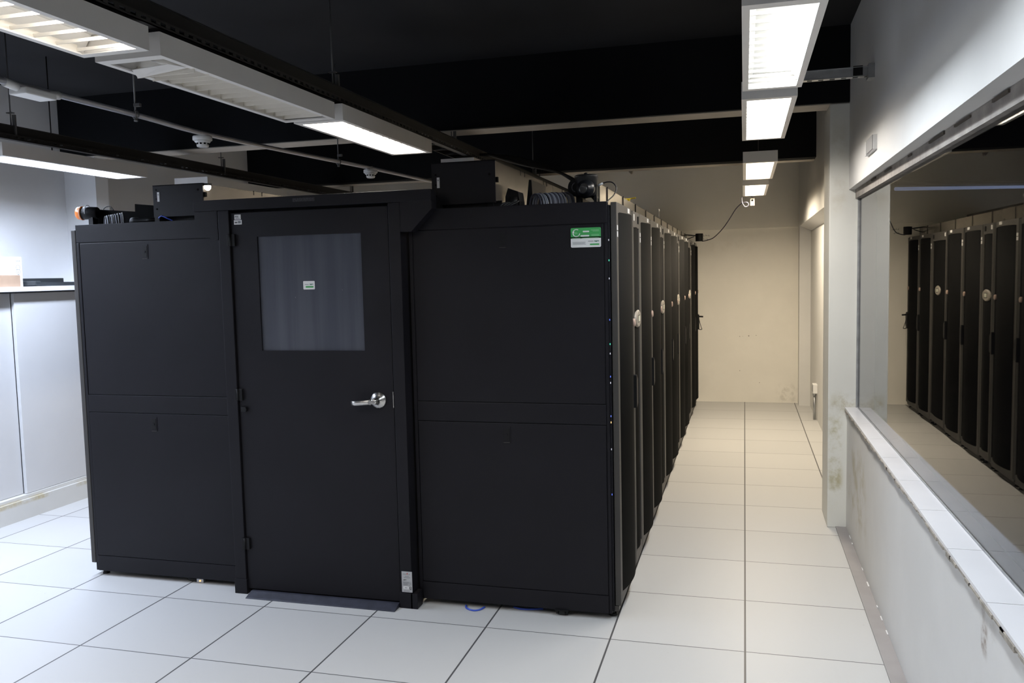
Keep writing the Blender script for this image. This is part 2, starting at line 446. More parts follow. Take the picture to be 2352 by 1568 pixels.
# window in the right wall
XG = 0.692
def xg(y): return XG - 0.010 * (y - 2.575)
w = bpy.data.objects.new('window_1', None); COL.objects.link(w); w.location = (XG, 0, 0.78); struct(w)
def slab(b, d0, d1, z0, z1, m=None, y0=-3.9, y1=2.574):
    b.prism([(xg(y0) + d0, y0), (xg(y1) + d0, y1), (xg(y1) + d1, y1), (xg(y0) + d1, y0)], 'z', z0, z1, m); return b
slab(MB(), 0, 0.008, 0.795, 2.110).build('window_pane', M['glass'], w)
b = slab(MB(), -0.024, 0.03, 2.108, 2.164, M['dusty'])
y = 2.0
for k in range(7):
    y -= random.uniform(.15, .5); l = random.uniform(0.05, 0.22)
    slab(b, -0.030, -0.020, 2.150, 2.150 + random.uniform(.006, .013), M['chip'], y, y + l)
b.build('head_frame', M['dusty'], w)
b = slab(MB(), -0.004, 0, 0.788, 0.796); b.box(XG - 0.010, XG, 2.560, 2.574, 0.790, 2.108)
b.build('glazing_seal', M['seal'], w)
b = MB(); prev = 2.572
for k in range(15):
    y = 2.43 - 0.449 * k
    b.prism([(0.617, y + .002), (0.617, prev - .002), (xg(prev) - .003, prev - .002), (xg(y) - .003, y + .002)], 'z', 0.779, 0.790, M['tilew']); prev = y
slab(b, -0.07, 0, 0.7755, 0.7878, M['mortar']); b.box(0.6175, 0.632, -3.9, 2.572, 0.770, 0.7785, M['mortar'])
for k in range(40):                                        # crumbly mortar lip under the tiles
    y = 2.45 - k * 0.11 + random.uniform(-.03, .03)
    b.box(0.6145, 0.6295, y, y + random.uniform(.05, .12), 0.774 - random.uniform(.002, .014), 0.777, M['mortar'])
b.build('tiled_sill', M['tilew'], w)
t = thing('glow_strip', 'faint pale blue glowing strip added beyond the window glass', 'glowing strip', (3.0, 5.0, 2.4))
MB().cyl((1.21, 4.5, 2.315), (2.72, 6.5, 2.443), .015, n=14).build('tube', M['dimblue'], t)  # glowing cylinder added past the pane to give the pale strip in it
MB().cyl((1.21, 4.5, 2.36), (2.72, 6.5, 2.480), .018, n=6).build('dark_bar', M['tray'], t)  # dark bar added along the glowing strip
# ------------------------------------------------------------------ luminaires
LT = {'cool': (0.84, 0.92, 1.0), 'neutral': (1.0, 0.95, 0.89), 'warm': (1.0, 0.85, 0.64), 'warmer': (1.0, 0.80, 0.56), 'blue': (0.70, 0.80, 1.0)}
def luminaire(cx, y0, zb, L, wd, label, tone=None, power=26, broken=False, hang=None, side=0.0):
    t = thing('ceiling_light', label, 'ceiling light', (cx, y0, zb), 'louvred ceiling lights')
    x0, x1, y1, h, k = cx - wd / 2, cx + wd / 2, y0 + L, 0.08, 0.024
    bh = 0.010 if tone else 0.036
    b = MB()
    b.prism([(x0, y0), (x1, y0), (x1, y1), (x0, y1)], 'z', zb + h - .004, zb + h)
    w_ = 0.004
    b.box(x0, x0 + w_, y0, y1, zb + .006, zb + h - .004); b.box(x1 - w_, x1, y0, y1, zb + .006, zb + h - .004)
    b.box(x0 + w_, x1 - w_, y0, y0 + w_, zb + .006, zb + h - .004); b.box(x0 + w_, x1 - w_, y1 - w_, y1, zb + .006, zb + h - .004)
    b.box(x0, x0 + k, y0, y1, zb, zb + .006); b.box(x1 - k, x1, y0, y1, zb, zb + .006)
    b.box(x0 + k, x1 - k, y0, y0 + 0.045, zb, zb + 0.006); b.box(x0 + k, x1 - k, y1 - 0.035, y1, zb, zb + 0.006)
    b.build('housing', M['house'], t)
    b = MB()                                               # sloped side reflectors
    for sx, e in ((x0 + 0.005, x0 + 0.045), (x1 - 0.005, x1 - 0.045)):
        b.faces([(sx, y0 + .01, zb + .012), (sx, y1 - .01, zb + .012), (e, y1 - .01, zb + .070), (e, y0 + .01, zb + .070)], [(0, 1, 2, 3)])
    b.faces([(x0 + .04, y0 + .01, zb + .0705), (x1 - .04, y0 + .01, zb + .0705), (x1 - .04, y1 - .01, zb + .0705), (x0 + .04, y1 - .01, zb + .0705)], [(0, 1, 2, 3)])
    b.build('reflector', M['reflector'], t)
    b = MB()
    ys = y0 + 0.05 + (0.15 if broken else 0)
    n = 12 if broken else 13
    p = (y1 - 0.05 - ys) / n
    for i in range(n + 1):                                 # shallow V blades across the opening
        y = ys + p * i
        drop = -0.022 * (1 - i / 3) if broken and i < 3 else 0
        z0 = zb + 0.008 + drop
        b.prism([(y - 0.002, z0), (y + 0.002, z0), (y + 0.005, z0 + bh), (y - 0.005, z0 + bh)], 'x', x0 + 0.012, x1 - 0.012)
    for xx in (x0 + 0.016, x1 - 0.018):
        b.box(xx, xx + 0.002, ys - 0.004, y1 - 0.048, zb + 0.004, zb + 0.03)
    b.build('louver', M['louver'], t)
    if broken:
        b = MB()
        b.faces([(x0 + .05, ys - .075, zb - .004), (x1 - .06, ys - .085, zb + .001), (x1 - .03, ys - .012, zb + .003), (x0 + .02, ys - .006, zb - .016),
                 (x0 + .05, ys - .075, zb - .002), (x1 - .06, ys - .085, zb + .003), (x1 - .03, ys - .012, zb + .005), (x0 + .02, ys - .006, zb - .014)],
                [(0, 1, 2, 3), (7, 6, 5, 4), (0, 4, 5, 1), (1, 5, 6, 2), (2, 6, 7, 3), (3, 7, 4, 0)])
        b.build('loose_end_plate', M['house'], t)
    for xx in (cx - wd * 0.2, cx + wd * 0.2):
        if tone is None:
            MB().cyl((xx, y0 + 0.03, zb + 0.056), (xx, y1 - 0.03, zb + 0.056), 0.0125, n=12).build('tube', M['tube_off'], t)
    if tone:
        ld = bpy.data.lights.new('lamp', 'AREA'); ld.shape = 'RECTANGLE'; ld.size = wd - 0.07 - 2 * abs(side); ld.size_y = L - 0.10
        ld.energy = power; ld.color = LT[tone]
        lo = bpy.data.objects.new('lamp', ld); COL.objects.link(lo); lo.parent = t; lo.location = (side, L / 2, 0.032)
    for yy in hang or ():
        MB().cyl((cx, yy, zb + h - .002), (cx, yy, ZC), .004, n=8).build('hanger', M['tray'], t)
    return t
PW = 26
luminaire(0.113, -2.02, 2.46, 1.25, 0.245, 'louvred light over the near right aisle, just behind the viewer', 'cool', PW * 1.0, hang=(-1.7, -1.1))
luminaire(0.113, -0.48, 2.46, 1.25, 0.245, 'large lit louvred light nearest in the right aisle row, cut by the top edge', 'cool', PW * .95, hang=(0.0,), side=.035)
luminaire(0.108, 0.955, 2.46, 1.30, 0.245, 'lit ceiling light second along the right aisle, hung on the slotted strut', 'neutral', PW * 1.25, hang=(1.9,))
luminaire(0.110, 3.37, 2.46, 1.25, 0.245, 'lit ceiling light third along the right aisle, hung below the rear beam', 'warm', PW * 1.1, hang=(4.3,))
luminaire(0.100, 5.11, 2.46, 1.22, 0.235, 'smallest lit ceiling light at the far end of the right aisle', 'warm', PW * 2.4, hang=(5.9,))
luminaire(-2.06, -3.25, 2.46, 1.25, 0.265, 'louvred light over the left foreground, behind the viewer', 'neutral', PW * 1.8, hang=(-2.8, -2.3))
luminaire(-2.06, -1.93, 2.46, 1.27, 0.265, 'lit louvred light at the top left corner with bright open blades', 'neutral', PW * .65, side=.085)
luminaire(-2.065, -0.60, 2.46, 1.28, 0.270, 'unlit ceiling light with a sagging louver and a loose end plate', None, 0, broken=True)
luminaire(-2.040, 0.715, 2.46, 1.23, 0.270, 'glowing ceiling light in the middle, hung ahead of the containment door', 'neutral', PW * .85)
luminaire(-2.03, 2.80, 2.46, 1.25, 0.255, 'ceiling light end just peeking above the right cable trough', 'warm', PW * 1.2)
luminaire(-2.03, 5.0, 2.46, 1.25, 0.255, 'unseen warm ceiling light added behind the right cable trough to brighten the far wall', 'warm', PW * 1.5, hang=(5.4,))  # extra lamp out of sight, added to brighten the far wall
luminaire(-4.40, 0.98, 2.46, 1.27, 0.265, 'long bright white light by the left wall', 'blue', PW * 2.25, hang=(1.5,))
luminaire(-4.40, -0.36, 2.46, 1.27, 0.265, 'bright white light by the left wall, just outside the left edge', 'blue', PW * 2.9, hang=(0.2,))
luminaire(-4.40, -1.70, 2.46, 1.27, 0.265, 'bright white light by the left wall, beside the viewer', 'blue', PW * 2.0, hang=(-1.1,))
luminaire(-4.41, 2.96, 2.46, 1.25, 0.315, 'unlit ceiling light end above the left cable trough', None, 0)

# ------------------------------------------------------------------ trays, conduit, struts
def tray(cx, zb, y0, y1, wd, label, posts, name='cable_tray'):
    t = thing(name, label, 'cable tray', (cx, y0, zb))
    b = MB()
    for x in (cx - wd / 2, cx + wd / 2):
        b.box(x - .003, x + .003, y0, y1, zb, zb + 0.055)
        b.box(x - .012, x + .012, y0, y1, zb + .052, zb + .055)
    y = y0
    while y < y1:
        b.box(cx - wd / 2, cx + wd / 2, y, y + 0.02, zb, zb + 0.012); y += 0.25
    b.build('ladder', M['tray'], t)
    b = MB()                                               # slotted strut under the ladder
    x = cx + wd / 2 - 0.02
    b.box(x, x + .04, y0, y1, zb - .030, zb - .026); b.box(x + .037, x + .04, y0, y1, zb - .030, zb - .020); b.box(x + .037, x + .04, y0, y1, zb - .008, zb)
    y = y0
    while y < y1:
        b.box(x + .037, x + .04, y, y + 0.022, zb - .022, zb - .006); y += 0.05
    b.build('slotted_strut', M['strut'] if wd > 0.15 else M['tray'], t)
    for y in posts:
        b = MB(); b.cyl((cx + wd * 0.3, y, zb - 0.02), (cx + wd * 0.3, y, ZC), 0.004, n=8)
        b.box(cx + wd * .3 - .02, cx + wd * .3 + .02, y - .012, y + .012, zb + .13, zb + .135); b.box(cx + wd * .3 + .015, cx + wd * .3 + .035, y - .006, y + .006, zb, zb + .12)
        b.build('hanging_rod', M['zincd'], t)
    b = MB()
    for i in range(5): b.tube([(cx - wd * .3 + i * wd * .13, y0, zb + .03 + random.uniform(0, .01)), (cx - wd * .3 + i * wd * .13 + random.uniform(-.02, .02), (y0 + y1) / 2, zb + .028), (cx - wd * .3 + i * wd * .13, y1, zb + .03)], .009, 6)
    b.build('cable_bundle', M['cabled'], t)
    return t
tray(-2.06, 2.585, -2.6, 7.6, 0.20, 'black cable tray with a slotted strut running over the middle row of lights', (-0.9, 0.81, 2.6, 5.0))
tray(-4.24, 2.575, -2.6, 7.6, 0.10, 'black cable tray crossing in front of the left wall column', (1.0, 3.1, 5.5))
t = thing('cable_bundle', 'drooping bundle of black cables leaving the tray behind the right trough', 'cable', (-1.4, 3.4, 2.45))
b = MB()
for i in range(5):
    o = i * 0.014
    b.tube([(-1.95 + o, 3.1, 2.60), (-1.72 + o, 3.25, 2.585 - o), (-1.45 + o, 3.4, 2.50 - o * .6), (-1.22 + o * .6, 3.5, 2.34), (-1.10, 3.6, 2.20 + o * .3), (-0.98, 3.7, 2.08)], 0.011, 7)
b.build('cable', M['cabled'], t)

t = thing('conduit_pipe', 'thin galvanised pipe hung below the ceiling between the left cable tray and middle lights', 'pipe', (-2.86, -0.2, 2.5))
CP = [(-2.85, -2.4, 2.50), (-2.857, -0.12, 2.50), (-2.862, 0.45, 2.50), (-2.87, 1.0, 2.495), (-2.79, 2.0, 2.50), (-2.70, 2.75, 2.50), (-2.615, 3.74, 2.50), (-2.56, 4.4, 2.50)]
MB().tube(CP, 0.013, 12, sub=6).build('pipe', M['conduit'], t)
for (x, y) in ((-2.85, 0.40), (-2.857, -0.45), (-2.75, 2.33)):
    b = MB(); b.cyl((x, y, 2.47), (x, y, ZC), 0.004, n=8); b.torus((x, y, 2.498), (0, 1, 0), 0.018, 0.004, 16, 6)
    b.box(x - .004, x + .03, y - .008, y + .008, 2.535, 2.55); b.cyl((x, y, 2.465), (x, y, 2.478), .009, n=6)
    b.build('hanger_clamp', M['zincd'], t)
b = MB(); b.box(-2.90, -2.81, -0.29, -0.13, 2.462, 2.49, None, 0.006); b.cyl((-2.857, -0.13, 2.49), (-2.857, -0.07, 2.498), .018, n=12); b.cyl((-2.857, -0.35, 2.498), (-2.857, -0.29, 2.49), .018, n=12)
b.build('junction_box', M['white'], t)
def detector(x, y, label):
    t = thing('smoke_detector', label, 'smoke detector', (x, y, 2.485), 'smoke detectors on the conduit')
    b = MB(); b.lathe((x, y, 2.487), (0, 0, -1), [(0, .050), (.004, .052), (.022, .052), (.024, .049)], 28); b.build('base', M['white'], t)
    b = MB(); b.lathe((x, y, 2.4635), (0, 0, -1), [(0, .046), (.010, .040), (.014, .034), (.034, .031), (.037, .024)], 28)
    b.build('sensing_head', M['white'], t)
    b = MB()
    for k in range(10):
        a = 2 * PI * k / 10; c = (x + .0335 * math.cos(a), y + .0335 * math.sin(a))
        b.cyl((c[0], c[1], 2.4405), (c[0], c[1], 2.4475), .006, n=6)
    b.build('smoke_slot', M['void'], t)
    b = MB(); b.cyl((x, y, 2.487), (x, y, 2.512), .02, n=12); b.build('pipe_box', M['zinc'], t)
detector(-2.905, 1.00, 'white smoke detector on the pipe nearer the viewer, left of the middle light')
detector(-2.70, 2.75, 'white smoke detector farther along the pipe, just left of the right cable trough')

t = thing('strut_channel', 'slotted zinc channel bolted to the right wall, carrying the second aisle light', 'strut', (0.63, 1.56, 2.66))
b = MB()
b.box(0.06, 0.60, 1.54, 1.543, 2.645, 2.69); b.box(0.06, 0.60, 1.58, 1.583, 2.645, 2.69)
x = 0.06
b.box(0.06, .60, 1.54, 1.548, 2.643, 2.646); b.box(0.06, .60, 1.575, 1.583, 2.643, 2.646)
while x < 0.58: b.box(x, x + 0.03, 1.548, 1.575, 2.643, 2.646); x += 0.055
b.box(0.06, 0.60, 1.53, 1.54, 2.687, 2.69)
b.build('channel', M['zinc'], t)
MB().box(0.53, 0.575, 1.532, 1.590, 2.648, 2.695).build('clamp', M['dark'], t)
b = MB(); b.box(0.60, 0.63, 1.52, 1.60, 2.63, 2.70); b.cyl((0.598, 1.56, 2.68), (0.603, 1.56, 2.68), .012, n=10); b.build('wall_bracket', M['zinc'], t)
for yy in (1.555,):
    MB().box(0.09, 0.13, yy - .012, yy + .03, 2.54, 2.643).build('hanger', M['zincd'], t)

# ------------------------------------------------------------------ server racks (local: front faces +x, y along the row)
RX, RY0, RD = -0.612, 0.83, 1.005
def foot(b, x, y):
    b.cyl((x, y, 0.0), (x, y, 0.012), 0.020, 0.016, n=14, m=M['rubber']); b.cyl((x, y, 0.012), (x, y, 0.05), 0.007, n=10, m=M['zinc'])
def make_rack(x, y, label, w=0.6, near_panel=False):
    t = thing('server_rack', label, 'server rack', (x, y, 0), 'racks along the aisle')
    b = MB()
    b.box(x - RD, x, y + .002, y + w - .002, 0.035, 2.0, None, 0.004)
    b.build('cabinet', M['black'], t)
    d = MB(); xf = x + 0.004
    d.box(xf, xf + .028, y + .006, y + .062, .065, 2.012, M['frame'], .003); d.box(xf, xf + .028, y + w - .062, y + w - .018, .065, 2.005, M['dark'], .003); d.box(xf, xf + .028, y + w - .018, y + w - .006, .065, 2.005, M['frame'], .002)
    d.box(xf, xf + .028, y + .06, y + w - .06, 1.965, 2.012, M['frame']); d.box(xf, xf + .028, y + .06, y + w - .06, .065, .115, M['frame'])
    door = d.build('door', M['frame'], t)
    p = MB(); n = 16; vs = []
    for z in (.112, 1.968):
        for i in range(n + 1):
            q = i / n; yy = y + .058 + q * (w - .116)
            vs.append((xf + .020 + .036 * math.sin(PI * q) ** 0.9, yy, z))
        for i in range(n + 1):
            vs.append((xf + .012, y + .058 + (1 - i / n) * (w - .116), z))
    N = 2 * (n + 1)
    fs = [tuple(range(N)), tuple(range(2 * N - 1, N - 1, -1))]
    fs += [(i, (i + 1) % N, N + (i + 1) % N, N + i) for i in range(N)]
    bv, ff = p.faces(vs, fs, None, False)
    for f in ff[2:2 + n]: f.smooth = True
    p.build('perforated_panel', M['perf'], door)
    h = MB(); yh = y + w - .045
    h.prism([(yh - .026, .955), (yh + .026, .975), (yh + .026, 1.105), (yh - .02, 1.135), (yh - .026, 1.13)], 'x', xf + .026, xf + .050)
    h.build('handle', M['dark'], door)
    k = MB(); yl = y + w - .135
    k.lathe((xf + .040, yl, 1.418), (1, 0, 0), [(0, .020), (.010, .021), (.014, .016)], 16); k.build('lock', M['lock'], door)
    s = MB(); s.box(xf + .028, xf + .0285, y + .018, y + .050, 1.882, 1.905); s.build('sticker', M['paper'], door)
    s = MB(); s.box(xf + .028, xf + .0285, y + .018, y + .050, 1.850, 1.876); s.build('sticker', M['paper'], door)
    s = MB(); s.box(xf + .028, xf + .029, y + w - .20, y + w - .13, 1.985, 2.008); s.build('label_holder', M['paper'], door)
    for yy in (y + .05, y + w - .05):
        f = MB(); foot(f, x - .014, yy); f.build('levelling_foot', M['dark'], t)
    f = MB(); f.box(x - .05, x + .02, y + .01, y + w - .01, .036, .062)
    f.build('base_rail', M['frame'], t)
    return t
def make_cooler(x, y, label, w=0.3):
    t = thing('cooling_unit', label, 'cooling unit', (x, y, 0), 'in-row cooling units')
    b = MB(); b.box(x - RD, x, y + .002, y + w - .002, .035, 2.0, None, .004); b.build('cabinet', M['black'], t)
    d = MB(); xf = x + .004
    d.box(xf, xf + .028, y + .005, y + .035, .065, 2.01, None, .003); d.box(xf, xf + .028, y + w - .035, y + w - .005, .065, 2.01, None, .003)
    d.box(xf, xf + .028, y + .03, y + w - .03, 1.925, 2.01); d.box(xf, xf + .028, y + .03, y + w - .03, .065, .13)
    door = d.build('door', M['frame'], t)
    p = MB(); n = 10; vs = []
    for z in (.128, 1.927):
        for i in range(n + 1):
            q = i / n; vs.append((xf + .016 + .016 * math.sin(PI * q), y + .032 + q * (w - .064), z))
        for i in range(n + 1): vs.append((xf + .008, y + .032 + (1 - i / n) * (w - .064), z))
    N = 2 * (n + 1)
    bv, ff = p.faces(vs, [tuple(range(N)), tuple(range(2 * N - 1, N - 1, -1))] + [(i, (i + 1) % N, N + (i + 1) % N, N + i) for i in range(N)])
    for f in ff[2:2 + n]: f.smooth = True
    p.build('perforated_panel', M['perf'], door)
    o = MB(); ring = []; yc = y + w / 2; zc = 1.423
    for xx, k in ((xf + .026, 1.0), (xf + .034, .97), (xf + .039, .86)):
        for i in range(24):
            a = 2 * PI * i / 24; ring.append((xx, yc + .105 * k * math.cos(a), zc + .050 * k * math.sin(a)))
    fs = [(j * 24 + i, j * 24 + (i + 1) % 24, (j + 1) * 24 + (i + 1) % 24, (j + 1) * 24 + i) for j in range(2) for i in range(24)] + [tuple(range(48, 72))]
    o.faces(ring, fs); disp = o.build('display_bezel', M['bezel'], door)
    o = MB(); o.box(xf + .0385, xf + .0400, yc - .045, yc + .045, zc - .022, zc + .022, M['gloss']); o.box(xf + .0398, xf + .0412, yc - .032, yc + .032, zc - .015, zc + .015, M['lcd'])
    o.build('display', M['lcd'], disp)
    MB().box(xf + .028, xf + .029, y + .04, y + .075, 1.96, 1.995).build('badge', M['paper'], door); MB().box(xf + .028, xf + .034, y + w - .09, y + w - .05, 1.95, 1.99).build('catch', M['dark'], door)
    for yy in (y + .04, y + w - .04):
        f = MB(); foot(f, x - .014, yy); f.build('levelling_foot', M['dark'], t)
    f = MB(); f.box(x - .05, x - .002, y + .01, y + w - .01, .035, .062); f.build('base_rail', M['frame'], t)
    return t

rack = make_rack(RX, RY0, 'front black server rack of the aisle row with a green card on its end panel')
seq = 'CRRCRRCRRWRR'
rl = ['server rack just past the nearest oval-display cooling unit', 'server rack between the second rack and the second cooling unit of the row',
      'server rack just past the second oval-display cooling unit', 'server rack just before the third oval-display cooling unit',
      'server rack just past the third oval-display cooling unit', 'server rack just before the wide fourth cooling unit',
      'server rack just past the wide fourth cooling unit', 'farthest server rack of the aisle row, below the far camera']
cl = ['narrow cooling unit with an oval display, nearest to the viewer', 'narrow cooling unit with an oval display, second along the aisle', 'narrow cooling unit with an oval display, third along the aisle']
y = RY0 + 0.6; ri = ci = 0; cool0 = None
for c in seq:
    if c == 'R':
        dup(rack, (RX, y, 0), rl[ri]); ri += 1; y += 0.6
    elif c == 'C':
        if cool0 is None: cool0 = make_cooler(RX, y, cl[0])
        else: dup(cool0, (RX, y, 0), cl[ci])
        ci += 1; y += 0.3
    else:
        make_cooler(RX, y, 'wide cooling unit with an oval display, last along the aisle', 0.6); y += 0.6
YEND = y

# end panels: near racks of both rows
def side_panels(t, x0, x1, left=False):
    yf = 0.815; yb = 0.832
    b = MB()
    b.box(x0, x1, yf + .006, yb, 0.03, 2.015, M['black'], .002)
    b.box(x0, x1, yf + .001, yf + .007, 1.916, 2.015, M['black'], .002)      # top rail
    b.box(x0 + .019, x1 - .015, yf - .001, yf + .007, 0.957, 1.055, M['black'], .0035)      # middle rail
    b.box(x0 + .019, x1 - .015, yf - .004, yf + .007, 0.030, 0.120, M['black'], .0035)      # bottom rail
    b.box(x0, x0 + .018, yf + .001, yf + .007, 0.030, 1.914, M['black'], .002); b.box(x1 - .014, x1, yf + .001, yf + .007, 0.030, 1.914, M['black'], .002)
    b.build('end_frame', M['black'], t)
    xm = (x0 + x1) / 2 - (0.012 if not left else -0.02 + 0.05)
    for z0, z1, dy in ((1.057, 1.912, .002), (0.122, 0.955, -.003)):
        b = MB(); b.box(x0 + .021, x1 - .017, yf + dy, yf + .007, z0, z1, None, .003)
        p = b.build('end_panel', M['black'], t)
        b = MB(); b.box(xm - .021, xm + .021, yf + dy - .002, yf + dy + .001, z1 - .098, z1 - .018, M['black'], .0008)
        b.box(xm - .015, xm + .015, yf + dy - .0035, yf + dy - .0018, z1 - .088, z1 - .028, M['dark'], .001)
        b.cyl((xm, yf + dy - .006, z1 - .058), (xm, yf + dy - .0035, z1 - .058), .006, n=10, m=M['black'])
        b.box(xm - .016, xm + .016, yf + dy - .0035, yf + dy - .001, z1 - .098, z1 - .095, M['frame'])
        b.build('slide_latch', M['dark'], p)
side_panels(rack, -1.62, -0.622)
# network lights peeping through the gap beside the first door
b = MB()
for z, m_ in ((1.835, 'white_led'), (1.74, 'green_led'), (1.655, 'white_led'), (1.46, 'blue_led'), (1.345, 'green_led'), (1.30, 'white_led'), (1.19, 'blue_led'), (1.16, 'white_led'), (1.0, 'blue_led'), (0.97, 'amber'), (0.84, 'white_led'), (0.62, 'blue_led')):
    b.box(-0.617, -0.614, .818, .822, z - .004, z + .004, M[m_])
b.build('status_lights', M['green_led'], rack)
b = MB()
g = (-0.795, -0.651, 1.804, 1.896); yy = 0.8135
b.rrect(*g, yy, .0012, .006, M['paper'])
b.rrect(-0.795, -0.651, 1.846, 1.896, yy - .0004, .0006, .006, M['green']); b.box(-0.795, -0.651, yy - .0004, yy, 1.846, 1.853, M['green'])
e = yy - .0009
b.torus((-0.768, e, 1.872), (0, 1, 0), .0165, .0021, 24, 6, M['paper'], 0.9, 0.9 + 5.2)
b.prism([(-0.789, 1.877), (-0.778, 1.883), (-0.779, 1.870)], 'y', e - .0005, e + .0005, M['paper'])
for x0, x1, z in ((-0.737, -0.706, 1.878), (-0.748, -0.706, 1.858)):
    b.rrect(x0, x1, z - .0035, z + .0035, e, .0008, .0034, M['paper'])
for x0, x1, z in ((-0.698, -0.660, 1.884), (-0.690, -0.660, 1.879), (-0.697, -0.660, 1.863), (-0.696, -0.660, 1.858), (-0.787, -0.75, 1.8475), (-0.74, -0.66, 1.8475), (-0.778, -0.764, 1.874), (-0.776, -0.762, 1.869)):
    b.box(x0, x1, e, e + .0006, z - .0011, z + .0011, M['lgreen'])
for x0, x1, z in ((-0.787, -0.724, 1.828), (-0.786, -0.728, 1.8235), (-0.786, -0.722, 1.819)):
    b.box(x0, x1, e + .0003, e + .0008, z - .0009, z + .0009, M['ink'])
b.box(-0.683, -0.660, e + .0003, e + .0008, 1.8305, 1.834, M['dgreen']); b.box(-0.677, -0.671, e + .0003, e + .0008, 1.828, 1.8305, M['dgreen']); b.box(-0.712, -0.687, e + .0003, e + .0008, 1.831, 1.833, M['faint'])
b.rrect(-0.704, -0.659, 1.8135, 1.8205, e, .0008, .0034, M['green'])
o = b.build('recycling_card', M['paper'], rack); o['label'] = 'green and white card sticker'

# left row: the front rack, its outer face toward the left wall
t = thing('server_rack', 'front black server rack of the left row, leaning light on its bare end panels', 'server rack', (-3.63, RY0, 0))
t['label'] = 'black server rack at the near left corner, left of the containment door'
b = MB(); b.box(-3.628, -2.668, .834, 1.43, .036, 2.0, None, .004); b.build('cabinet', M['black'], t)
side_panels(t, -3.628, -2.665, True)
b = MB(); b.box(-3.665, -3.637, .822, 1.42, .07, 1.987, None, .003); b.build('door', M['frame'], t)
for q in ((-3.60, .86), (-3.60, 1.37), (-2.72, .87)):
    b = MB(); foot(b, *q); b.build('levelling_foot', M['zinc'], t)

# ------------------------------------------------------------------ containment door between the rows
t = thing('containment_door', 'black windowed door in its frame between the two rack rows', 'door', (-2.14, 0.76, 0))
b = MB()
b.box(-2.655, -2.590, .74, .90, 0.075, 2.05, None, .003); b.box(-1.695, -1.632, .74, .90, 0.195 - .12, 2.05, None, .003)
b.box(-2.66, -2.585, .735, .90, 0, 0.08, None, .003); b.box(-1.70, -1.627, .735, .90, 0, 0.08, None, .003); b.box(-1.64, -1.602, .735, .808, 0, 0.08, None, .003)
b.box(-2.592, -1.694, .80, .90, 2.00, 2.05); b.box(-2.592, -1.694, .80, .90, 0.0, 0.04)
fr = b.build('frame', M['black'], t)
b = MB(); b.box(-2.797, -1.465, .735, .81, 2.050, 2.106, None, .002); hd = b.build('header', M['black'], t)
b = MB()
b.prism([(-2.797, 2.050), (-2.66, 2.050), (-2.66, 1.900), (-2.700, 1.900), (-2.797, 2.005)], 'y', .742, .808)
b.build('corner_gusset', M['black'], t)
b = MB(); b.prism([(-1.465, 2.050), (-1.465, 2.012), (-1.575, 1.905), (-1.602, 1.905), (-1.634, 1.905), (-1.634, 2.05)], 'y', .742, .808); b.build('corner_gusset', M['black'], t)
# printed block on the header
b = MB()
for r in range(6):
    x = -2.212
    while x < -2.090:
        w_ = random.uniform(.006, .022); x1 = min(x + w_, -2.088)
        b.box(x, x1, .7345, .735, 2.0765 + r * .0030, 2.0778 + r * .0030, M['faint']); x = x1 + .003
b.build('header_print', M['faint'], hd)
b = MB()
x0, x1, z0, z1, wx0, wx1, wz0, wz1 = -2.585, -1.702, .028, 2.034, -2.436, -1.850, 1.316, 1.909
b.box(x0, wx0, .752, .795, z0, z1); b.box(wx1, x1, .752, .795, z0, z1); b.box(wx0, wx1, .752, .795, z0, wz0); b.box(wx0, wx1, .752, .795, wz1, z1)
leaf = b.build('door_leaf', M['black'], t)
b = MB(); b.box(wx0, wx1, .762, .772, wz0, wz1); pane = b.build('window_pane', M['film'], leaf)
b = MB()
b.rrect(-2.186, -2.121, 1.631, 1.674, .7612, .0009, .004, M['paper'])
b.rrect(-2.173, -2.128, 1.640, 1.648, .7606, .0008, .0038, M['green'])
b.box(-2.150, -2.129, .7606, .7613, 1.6555, 1.659, M['dgreen']); b.box(-2.146, -2.138, .7606, .7613, 1.6535, 1.6555, M['dgreen'])
b.box(-2.177, -2.155, .7606, .7613, 1.655, 1.6575, M['ink'])
o = b.build('sticker', M['paper'], pane); o['label'] = 'small white sticker with a green bar'
b = MB(); b.box(-2.563, -2.526, .7508, .752, 2.001, 2.026, M['paper'])
for k, x in enumerate((-2.559, -2.552, -2.545)): b.box(x, x + .005, .7502, .7509, 2.012 - .001 * k, 2.021, M['ink'])
b.box(-2.557, -2.532, .7502, .7509, 2.005, 2.008, M['ink'])
b.build('sticker', M['paper'], leaf)
b = MB(); b.box(-2.567, -2.521, .7508, .752, 1.975, 1.998, M['paper'])
b.box(-2.543, -2.526, .7502, .7509, 1.981, 1.993, M['ink']); b.box(-2.562, -2.547, .7502, .7509, 1.982, 1.989, M['faint'])
b.build('sticker', M['paper'], leaf)
for z in (1.895, 1.082, 0.277):
    b = MB(); b.box(-2.602, -2.5905, .732, .741, z - .031, z + .031, None, .002); b.box(-2.583, -2.560, .738, .753, z - .031, z + .031, None, .002)
    b.cyl((-2.586, .737, z - .031), (-2.586, .737, z + .031), .0065, n=12); b.build('hinge', M['dark'], leaf)
b = MB(); b.box(-2.570, -2.540, .735, .752, .992, 1.018, None, .004); b.cyl((-2.546, .733, 1.005), (-2.546, .737, 1.005), .010, n=12); b.build('door_stop', M['dark'], leaf)
b = MB()
b.lathe((-1.783, .752, 1.067), (0, -1, 0), [(0, .0425), (.006, .0425), (.011, .038), (.018, .026), (.024, .017), (.046, .0135), (.058, .0155), (.066, .0150), (.069, .010)], 32)
b.build('lever_rose', M['steel'], leaf)
b = MB(); n = 14; vs = []
